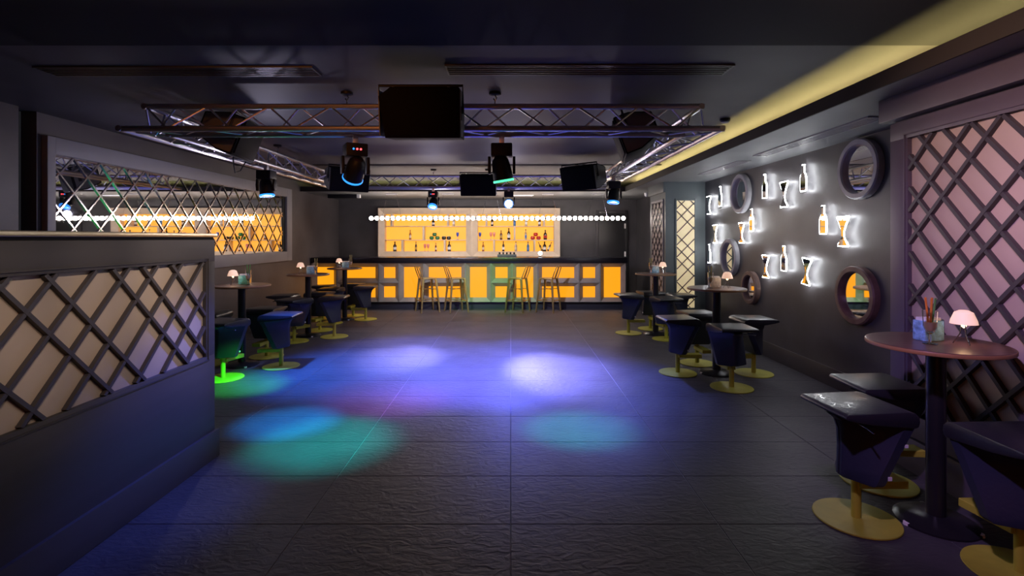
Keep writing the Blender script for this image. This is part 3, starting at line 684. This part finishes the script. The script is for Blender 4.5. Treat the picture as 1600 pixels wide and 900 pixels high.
TABLES = [  # x, y, description, lamp offset, holder offset, glass offset, straws, holder, stools[(dx,dy,yaw,desc)]
    (2.40, 2.89, 'the table by the plum lattice bay', (0.10, -0.02), (0.01, 0.0), (-0.07, -0.02), [M_straw]*4+[M_straw3], 'b',
        [(-0.43, 0.03, 4, 'dance floor side'), (0.01, 0.47, -2, 'bar side'), (0.03, -0.45, 92, 'entrance side')]),
    (2.44, 6.07, 'the table below the neon wall', (0.10, -0.02), (0.0, 0.0), (-0.09, 0.03), [M_straw2]*3, 'w',
        [(-0.46, 0.0, 2, 'dance floor side'), (-0.06, 0.47, -85, 'bar side'), (0.43, -0.02, 183, 'wall side'), (-0.08, -0.60, 92, 'entrance side')]),
    (2.42, 8.55, 'the table before the pale lattice pillar', (0.10, 0.0), (0.0, 0.0), (-0.09, 0.03), [M_straw2]*3, 'b',
        [(-0.44, 0.06, 4, 'dance floor side'), (0.04, 0.47, -84, 'bar side'), (0.44, 0.04, 182, 'wall side'), (0.04, -0.45, 100, 'entrance side')]),
    (-3.39, 6.46, 'the table beyond the low partition', (-0.08, -0.02), (0.0, -0.02), (0.10, 0.06), [M_straw3]*3, 't',
        [(0.53, -0.08, 183, 'dance floor side'), (0.09, 0.46, -92, 'bar side'), (-0.45, 0.05, 0, 'wall side'), (0.11, -0.62, 78, 'entrance side')]),
    (-3.33, 8.42, 'the middle table under the diamond mirror', (-0.10, -0.02), (0.02, -0.02), (0.14, 0.04), [M_straw2]*3, 'b',
        [(0.47, -0.12, 184, 'dance floor side'), (0.02, 0.46, -95, 'bar side'), (-0.43, 0.05, 0, 'wall side'), (-0.02, -0.50, 65, 'entrance side')]),
    (-3.28, 10.12, 'the table nearest the bar counter', (-0.09, -0.02), (0.0, -0.02), (0.13, 0.04), [M_straw2]*3, 'b',
        [(0.43, -0.06, 184, 'dance floor side'), (0.04, 0.42, -95, 'bar side'), (-0.45, 0.05, 0, 'wall side'), (-0.10, -0.50, 85, 'entrance side')]),
]
hold_w = make_holder(mat('grey_print', (0.38, 0.40, 0.44), 0.3, noise=(45, 0.3)))
TABLES = [(x, y, d, (lo[0], -0.065), (ho[0], 0.065), (go[0], -0.045), *r_) for (x, y, d, lo, ho, go, *r_) in TABLES]
for (x, y, d, lo, ho, go, sm, hk, stl) in TABLES:
    short = d.replace('the table ', '').replace('the middle table ', 'middle, ')
    place(table0, (x, y, 0), 0.3, f'round walnut pedestal table, {d[4:]}')
    place(lamp0, (x+lo[0], y+lo[1], 1.012), 0, f'small glowing lamp with tripod legs on {d}')
    hp = {'b': hold_b, 't': hold_t, 'w': hold_w}[hk]
    place(hp, (x+ho[0], y+ho[1], 1.012), 0.15, {'b': 'mottled blue', 't': 'teal', 'w': 'grey'}[hk]+f' printed napkin holder on {d}')
    place(glass0, (x+go[0], y+go[1], 1.012), 0, f'stemmed glass holding straws on {d}')
    straws((x+go[0], y+go[1], 1.012), sm, d)
    for (dx, dy, a, sd) in stl:
        place(stool0, (x+dx, y+dy, 0), math.radians(a), f'black padded stool, {sd} of {d}')
for (x, y, d, lo, *_r) in TABLES:
    lamp('POINT', 'table_lamp_glow', (x+lo[0], y+lo[1], 1.012+0.105), 0.4, (1.0, 0.6, 0.3), size=0.02)

# ------------------------------------------------------------------ truss
tr_ = tag(thing('lighting_truss'), 'rectangular aluminium triangular truss hung under the ceiling', 'truss')
s_ = 0.239; ZB = 2.476; ZA = ZB+0.207
X0, X1, Y0, Y1 = -3.126, 1.686, 4.10, 9.06
RC, RB = 0.0245, 0.0085
def rect(o, z): return [(X0+o, Y0+o, z), (X1-o, Y0+o, z), (X1-o, Y1-o, z), (X0+o, Y1-o, z)]
ro, ra, ri = rect(0, ZB), rect(s_/2, ZA), rect(s_, ZB)
for i in range(4):
    j = (i+1) % 4
    for R_ in (ro, ra, ri):
        d = (Vector(R_[j])-Vector(R_[i])).normalized()*RC
        put('chord', MB().tube(Vector(R_[i])-d, Vector(R_[j])+d, RC, 10), M_alu, tr_)
    L = (Vector(ra[j])-Vector(ra[i])).length; n = int(round(L/0.25)); n += n % 2
    def P(R_, t):
        a, b = Vector(ra[i]), Vector(ra[j]); q = a+(b-a)*t
        off = {id(ro): -s_/2, id(ri): s_/2, id(ra): 0}[id(R_)]
        inw = [Vector((0, 1, 0)), Vector((-1, 0, 0)), Vector((0, -1, 0)), Vector((1, 0, 0))][i]
        q = q+inw*off; q.z = R_[0][2]; return q
    for k in range(n):
        t0, t1 = k/n, (k+1)/n
        for A_, B_ in ((ra, ro), (ri, ra), (ro, ri)):
            a, b = (A_, B_) if k % 2 == 0 else (B_, A_)
            put('brace', MB().tube(P(a, t0), P(b, t1), RB, 6).mesh('brace'), M_alu, tr_)
for (x, y, w_) in ((-1.35, 4.22, 'front truss bar beside the big loudspeaker'), (-0.13, 4.22, 'front truss bar above the green-lensed light'), (-1.35, 8.94, 'far truss bar above the red-dotted light'),
                (-0.4, 8.94, 'far truss bar above its loudspeaker'), (-3.006, 6.6, 'truss bar along the diamond mirror'), (1.566, 6.6, 'truss bar along the neon wall')):
    h = tag(thing('truss_hanger', loc=(x, y, ZC)), 'ceiling hook and steel cable holding the '+w_, 'hanger', 'hooks carrying the truss')
    put('ceiling_plate', MB().lathe([(0.05, 0), (0.05, -0.02), (0.03, -0.028)], 14), M_black, h)
    put('hook', MB().path([(0, 0, -0.02), (0.012, 0, -0.045), (0, 0, -0.07), (-0.012, 0, -0.05)], 0.007, 6), M_chrome, h)
    put('cable', MB().tube((0, 0, -0.06), (0, 0, ZA-ZC+0.01), 0.004, 6), M_black, h)
o = tag(put('power_cable', MB().path([(-2.9, 5.35, 2.45), (-2.92, 5.40, 2.36), (-2.95, 5.48, 2.30), (-2.93, 5.55, 2.33), (-2.9, 5.62, 2.45)], 0.006, 6), M_black), 'black cable looping down from the truss by the mirror', 'cable')

# speakers
def make_speaker():
    t = thing('loudspeaker', 'x', 'speaker', group='black loudspeakers on the truss')
    poly = [(-0.20, 0.0), (0.20, 0.0), (0.20, 0.12), (0.10, 0.34), (-0.10, 0.34), (-0.20, 0.12)]
    # lies on its side: long axis is local x, front faces -y
    poly = [(-0.175, 0.0), (0.175, 0.0), (0.175, 0.14), (0.105, 0.33), (-0.105, 0.33), (-0.175, 0.14)]
    put('cabinet', MB().prism(poly, lambda a, b, tt: (tt, b, a), -0.29, 0.29).mesh('cabinet', bevel=0.012), M_blacks, t)
    put('grille', bx(-0.265, 0.265, -0.012, 0.004, -0.155, 0.155, bevel=0.006), M_blacks, t)
    ep = [(a*0.92, 0.155+(b-0.155)*0.9) for a, b in poly]
    put('end_plate', MB().prism(ep, lambda a, b, tt: (tt, b, a), 0.288, 0.294), M_spgrey, t)
    put('end_plate', MB().prism(ep, lambda a, b, tt: (tt, b, a), -0.294, -0.288), M_spgrey, t)
    put('handle', bx(0.292, 0.298, 0.06, 0.10, -0.05, 0.05, bevel=0.002), M_black, t)
    put('handle', bx(-0.298, -0.292, 0.06, 0.10, -0.05, 0.05, bevel=0.002), M_black, t)
    put('rear_plate', bx(-0.12, 0.12, 0.328, 0.335, -0.08, 0.08, bevel=0.003), M_spgrey, t)
    put('bracket', MB().path([(-0.305, 0.09, 0), (-0.305, 0.09, 0.20), (0.305, 0.09, 0.20), (0.305, 0.09, 0)], 0.010, 6), M_black, t)
    return t
spk = make_speaker()
SPK = [((px(655, 3.66), 3.66, pz(176, 3.66)), (math.radians(8), 0, 0), 'large black loudspeaker on the front truss bar facing the entrance'),
       ((-2.45, 4.80, 2.50), (math.radians(20), 0, math.radians(100)), 'black loudspeaker at the truss corner near the partition, underside showing'),
       ((1.01, 4.80, 2.50), (math.radians(20), 0, math.radians(-100)), 'black loudspeaker at the truss corner near the neon wall, underside showing'),
       ((0.96, 7.4, 2.46), (math.radians(14), 0, math.radians(-42)), 'black loudspeaker on the truss bar along the neon wall, tilted down'),
       ((-2.38, 7.6, 2.46), (math.radians(14), 0, math.radians(35)), 'black loudspeaker on the truss bar along the diamond mirror, tilted down'),
       ((px(747, 8.4), 8.40, 2.46), (math.radians(16), 0, 0), 'black loudspeaker on the far truss bar before the bar counter')]
CL = [((-1, 1), (0, 4.10, ZB)), ((0,), (-2.887, 4.80, ZB)), ((0,), (1.447, 4.80, ZB)), ((0,), (1.447, 7.45, ZB)), ((0,), (-2.887, 7.6, ZB)), ((-1, 1), (0, 8.821, ZB))]
for k, (l, r, lb) in enumerate(SPK):
    o = spk if k == 0 else copy_tree(spk)
    o.location = l; o.rotation_euler = r; o['label'] = lb
    Mi = (Matrix.Translation(l) @ Euler(r).to_matrix().to_4x4()).inverted()
fp = [(-0.29, 0.115), (-0.205, 0.178), (0.285, 0.178), (0.29, 0.17), (0.29, -0.178), (-0.25, -0.178)]
for ch in spk.children:      # the big front speaker has a slanted corner
    f2 = lambda a, b, tt: (a, tt, b)
    if ch.name.startswith('cabinet'): ch.data = MB().prism(fp, f2, 0.0, 0.33).mesh('cabinet', bevel=0.01); ch.data.materials.append(M_blacks)
    if ch.name.startswith('grille'): ch.data = MB().prism([(a*0.93, b*0.91) for a, b in fp], f2, -0.012, 0.004).mesh('grille', bevel=0.004); ch.data.materials.append(M_blacks)
for k, (sides, tgt) in enumerate(CL):
    l, r, lb = SPK[k]; o = [q for q in C.objects if q.get('label') == lb][0]
    Mi = (Matrix.Translation(l) @ Euler(r).to_matrix().to_4x4()).inverted()
    for sd_ in sides:
        a = Vector((sd_*0.2, 0.09, 0.20)); tw = Vector(tgt)
        if len(sides) == 2: tw.x = l[0]+sd_*0.2
        put('hanging_clamp', MB().tube(a, Mi @ tw, 0.012, 8), M_alu, o)

# moving heads
def moving_head(loc, aim, lens, label, beams=(), yaw=0, display=False, scale=1.0):
    x, y, z = loc
    t = tag(thing('moving_head_light', loc=loc, rz=yaw), label, 'stage light', 'stage lights on the truss')
    t.scale = (scale,)*3
    put('clamp', bx(-0.02, 0.02, -0.025, 0.025, -0.05, 0.02, bevel=0.003), M_alu, t)
    bs = put('base', bx(-0.085, 0.085, -0.085, 0.085, -0.155, -0.05, bevel=0.012), M_black, t)
    if display:
        for k in range(3): put('display_dot', MB().tube((-0.03+0.028*k, -0.085, -0.10), (-0.03+0.028*k, -0.089, -0.10), 0.008, 8), M_led if k else M_lensb, bs)
    for s in (-1, 1):
        put('yoke_arm', MB().prism([(-0.03, -0.15), (0.03, -0.15), (0.042, -0.22), (0.03, -0.29), (-0.03, -0.29), (-0.042, -0.22)], lambda a, b, tt: (tt, a, b), s*0.088, s*0.110).mesh('yoke_arm', bevel=0.004), M_black, t)
    c = Vector((0, 0, -0.255)); d = (Vector(aim)-Vector(loc)-c); d.rotate(Euler((0, 0, -yaw))); d.normalize()
    hd = put('head', MB().lathe([(0.0, -0.115), (0.04, -0.11), (0.065, -0.08), (0.075, -0.02), (0.080, 0.05), (0.078, 0.095), (0.070, 0.10), (0.068, 0.085)], 20), M_black, t, loc=c)
    hd.rotation_euler = d.to_track_quat('Z', 'Y').to_euler()
    put('lens', MB().lathe([(0.0, 0.098), (0.040, 0.094), (0.067, 0.086), (0.067, 0.080), (0.0, 0.080)], 20), lens, hd)
    put('light_ring', MB().lathe([(0.081, 0.080), (0.084, 0.085), (0.084, 0.094), (0.081, 0.098), (0.079, 0.09), (0.081, 0.080)], 20, cap=False), M_lensb if lens is not M_lensg else M_lensg, hd)
    for (tgt, power, colr, ang, bl) in beams:
        c2 = Vector(loc)+Vector((0, 0, -0.255*scale)); dd = (Vector(tgt)-c2).normalized()
        lamp('SPOT', 'beam', c2+dd*0.15*scale, power, colr, aim=tgt, size=0.05, angle=ang, blend=bl)
    return t
VIO = (0.36, 0.34, 1.0); BLU = (0.10, 0.16, 1.0); TEA = (0.0, 0.62, 0.55); GRN = (0.05, 1.0, 0.12); CYA = (0.0, 0.32, 1.0); PUR = (0.55, 0.12, 0.9); FILL_TINT = (0.80, 0.74, 1.0)
moving_head((px(555, 4.339), 4.339, ZB-0.03), (-2.2, 5.6, 0.6), M_lensb, 'black moving head light with red display dots on the front truss bar',
    [((-1.45, 4.05, 0), 1250, (0.0, 0.42, 0.38), 38, 1.0), ((-2.95, 5.62, 0), 1400, GRN, 22, 1.0), ((-1.9, 4.45, 0), 1200, CYA, 28, 1.0), ((-2.17, 3.1, 0.25), 230, BLU, 40, 1.0)], yaw=0.5, display=True, scale=1.05)
moving_head((px(784, 4.339), 4.339, ZB-0.03), (0.3, 4.6, 0), M_lensg, 'black moving head light with green and cyan lens on the front truss bar',
    [((0.55, 4.30, 0), 1200, (0.0, 0.36, 0.36), 30, 1.0), ((-1.2, 5.1, 0), 650, PUR, 34, 1.0), ((-0.3, 6.2, 0), 2600, (0.11, 0.10, 1.0), 76, 1.0)], scale=1.05)
moving_head((-2.887, 6.05, ZB-0.03), (-2.6, 5.9, 0), M_lensb, 'black stage light with blue glow hung before the diamond mirror',
    [((-2.0, 6.2, 0), 1100, (0.02, 0.16, 1.0), 72, 1.0)])
moving_head((px(677, 8.821), 8.821, ZB-0.03), (-1.5, 7.0, 0), M_lensb, 'small stage light with red display dots on the far truss bar',
    [((-1.50, 7.0, 0), 1400, VIO, 30, 1.0), ((-1.5, 7.2, 0), 700, BLU, 66, 1.0), ((-1.6, 11.5, 0.6), 320, (0.75, 0.72, 0.80), 62, 1.0)], display=True, scale=0.95)
moving_head((px(795, 8.821), 8.821, ZB-0.03), (-0.1, 3.0, 0.9), M_lensw, 'brightly lit blue-white par light on the far truss bar',
    [((0.58, 6.35, 0), 2500, VIO, 28, 1.0), ((0.2, 6.8, 0), 850, BLU, 62, 1.0), ((-0.3, 11.5, 0.35), 420, (0.30, 0.85, 0.25), 42, 1.0), ((1.2, 11.5, 0.6), 280, (0.75, 0.68, 0.85), 55, 1.0)], scale=0.95)
moving_head((1.447, 7.2, ZB-0.03), (1.2, 6.8, 0), M_lensb, 'black stage light with blue glow on the truss beside the neon wall',
    [((0.9, 5.8, 0), 520, BLU, 64, 1.0)])
for (x, y, p_) in ((-2.887, 6.05, 22), (px(677, 8.821), 8.821, 18), (1.447, 7.2, 9), (px(795, 8.821), 8.75, 15)):  # added point lights that lift the ambient, set below the stage lights
    lamp('POINT', 'ambient_fill', (x, y, 2.02), p_, FILL_TINT, size=0.05)

# ------------------------------------------------------------------ ceiling fittings
def vent(name, label, x0, x1, y0, y1, z, along, n=4):
    t = tag(thing(name, loc=(0, 0, 0)), label, 'vent', 'linear slot vents')
    b = MB().box(x0, x1, y0, y0+0.012, z-0.012, z).box(x0, x1, y1-0.012, y1, z-0.012, z).box(x0, x0+0.012, y0+0.012, y1-0.012, z-0.012, z).box(x1-0.012, x1, y0+0.012, y1-0.012, z-0.012, z)
    put('frame', b.mesh('frame', smooth=False), M_vent, t)
    put('duct', bx(x0+0.012, x1-0.012, y0+0.012, y1-0.012, z-0.003, z-0.001), M_void, t)
    for k in range(n):
        f = (k+1)/(n+1)
        if along == 'x': c = y0+(y1-y0)*f; put('slat', bx(x0+0.012, x1-0.012, c-0.006, c+0.006, z-0.011, z-0.003), M_vent, t)
        else: c = x0+(x1-x0)*f; put('slat', bx(c-0.006, c+0.006, y0+0.012, y1-0.012, z-0.011, z-0.003), M_vent, t)
vent('ceiling_vent', 'long slot vent in the ceiling before the truss, neon wall side', px(697, 3.62), px(1140, 3.62), 3.53, 3.74, ZC, 'x')
vent('ceiling_vent', 'long slot vent in the ceiling before the truss, mirror side', px(60, 3.62), px(492, 3.62), 3.57, 3.76, ZC, 'x')
M_vent = mat('pale_vent_metal', (0.35, 0.35, 0.36), 0.4, 0.2)
vent('soffit_vent', 'slot vent in the soffit above the neon bottles, bay end', 2.93, 3.10, 4.2, 6.2, ZS, 'y')
vent('soffit_vent', 'pale slatted strip for a soffit highlight above the neon bottles, pillar end', 2.93, 3.10, 6.6, 8.0, ZS, 'y')  # slatted shape standing in for a highlight on the soffit
sd = tag(thing('smoke_detector', loc=(px(1133, 5.15), 5.15, ZC)), 'small dark smoke detector on the ceiling beside the cove', 'detector')
put('housing', MB().lathe([(0.05, 0), (0.05, -0.02), (0.035, -0.035), (0.0, -0.036)], 18), M_black, sd)
put('sensor_ring', MB().lathe([(0.038, -0.034), (0.030, -0.042), (0.0, -0.043)], 18), M_vent, sd)
for k, (x, y, pw, cl, am, an) in enumerate(FILL_SPOTS):  # rims and beams of the added fill spots, all out of view
    t = tag(thing('fill_spot', loc=(x, y, ZC-0.004)), 'added out-of-view fill spotlight on the black ceiling near the entrance', 'fill_spot', 'added entrance fill spotlights')
    put('rim', MB().lathe([(0.06, 0), (0.06, -0.008), (0.045, -0.012), (0.045, 0.0)], 20), M_black, t)
    lamp('SPOT', 'fill_spot_beam', (x, y, ZC-0.03), pw, cl, aim=am, size=0.06, angle=an, blend=1.0)
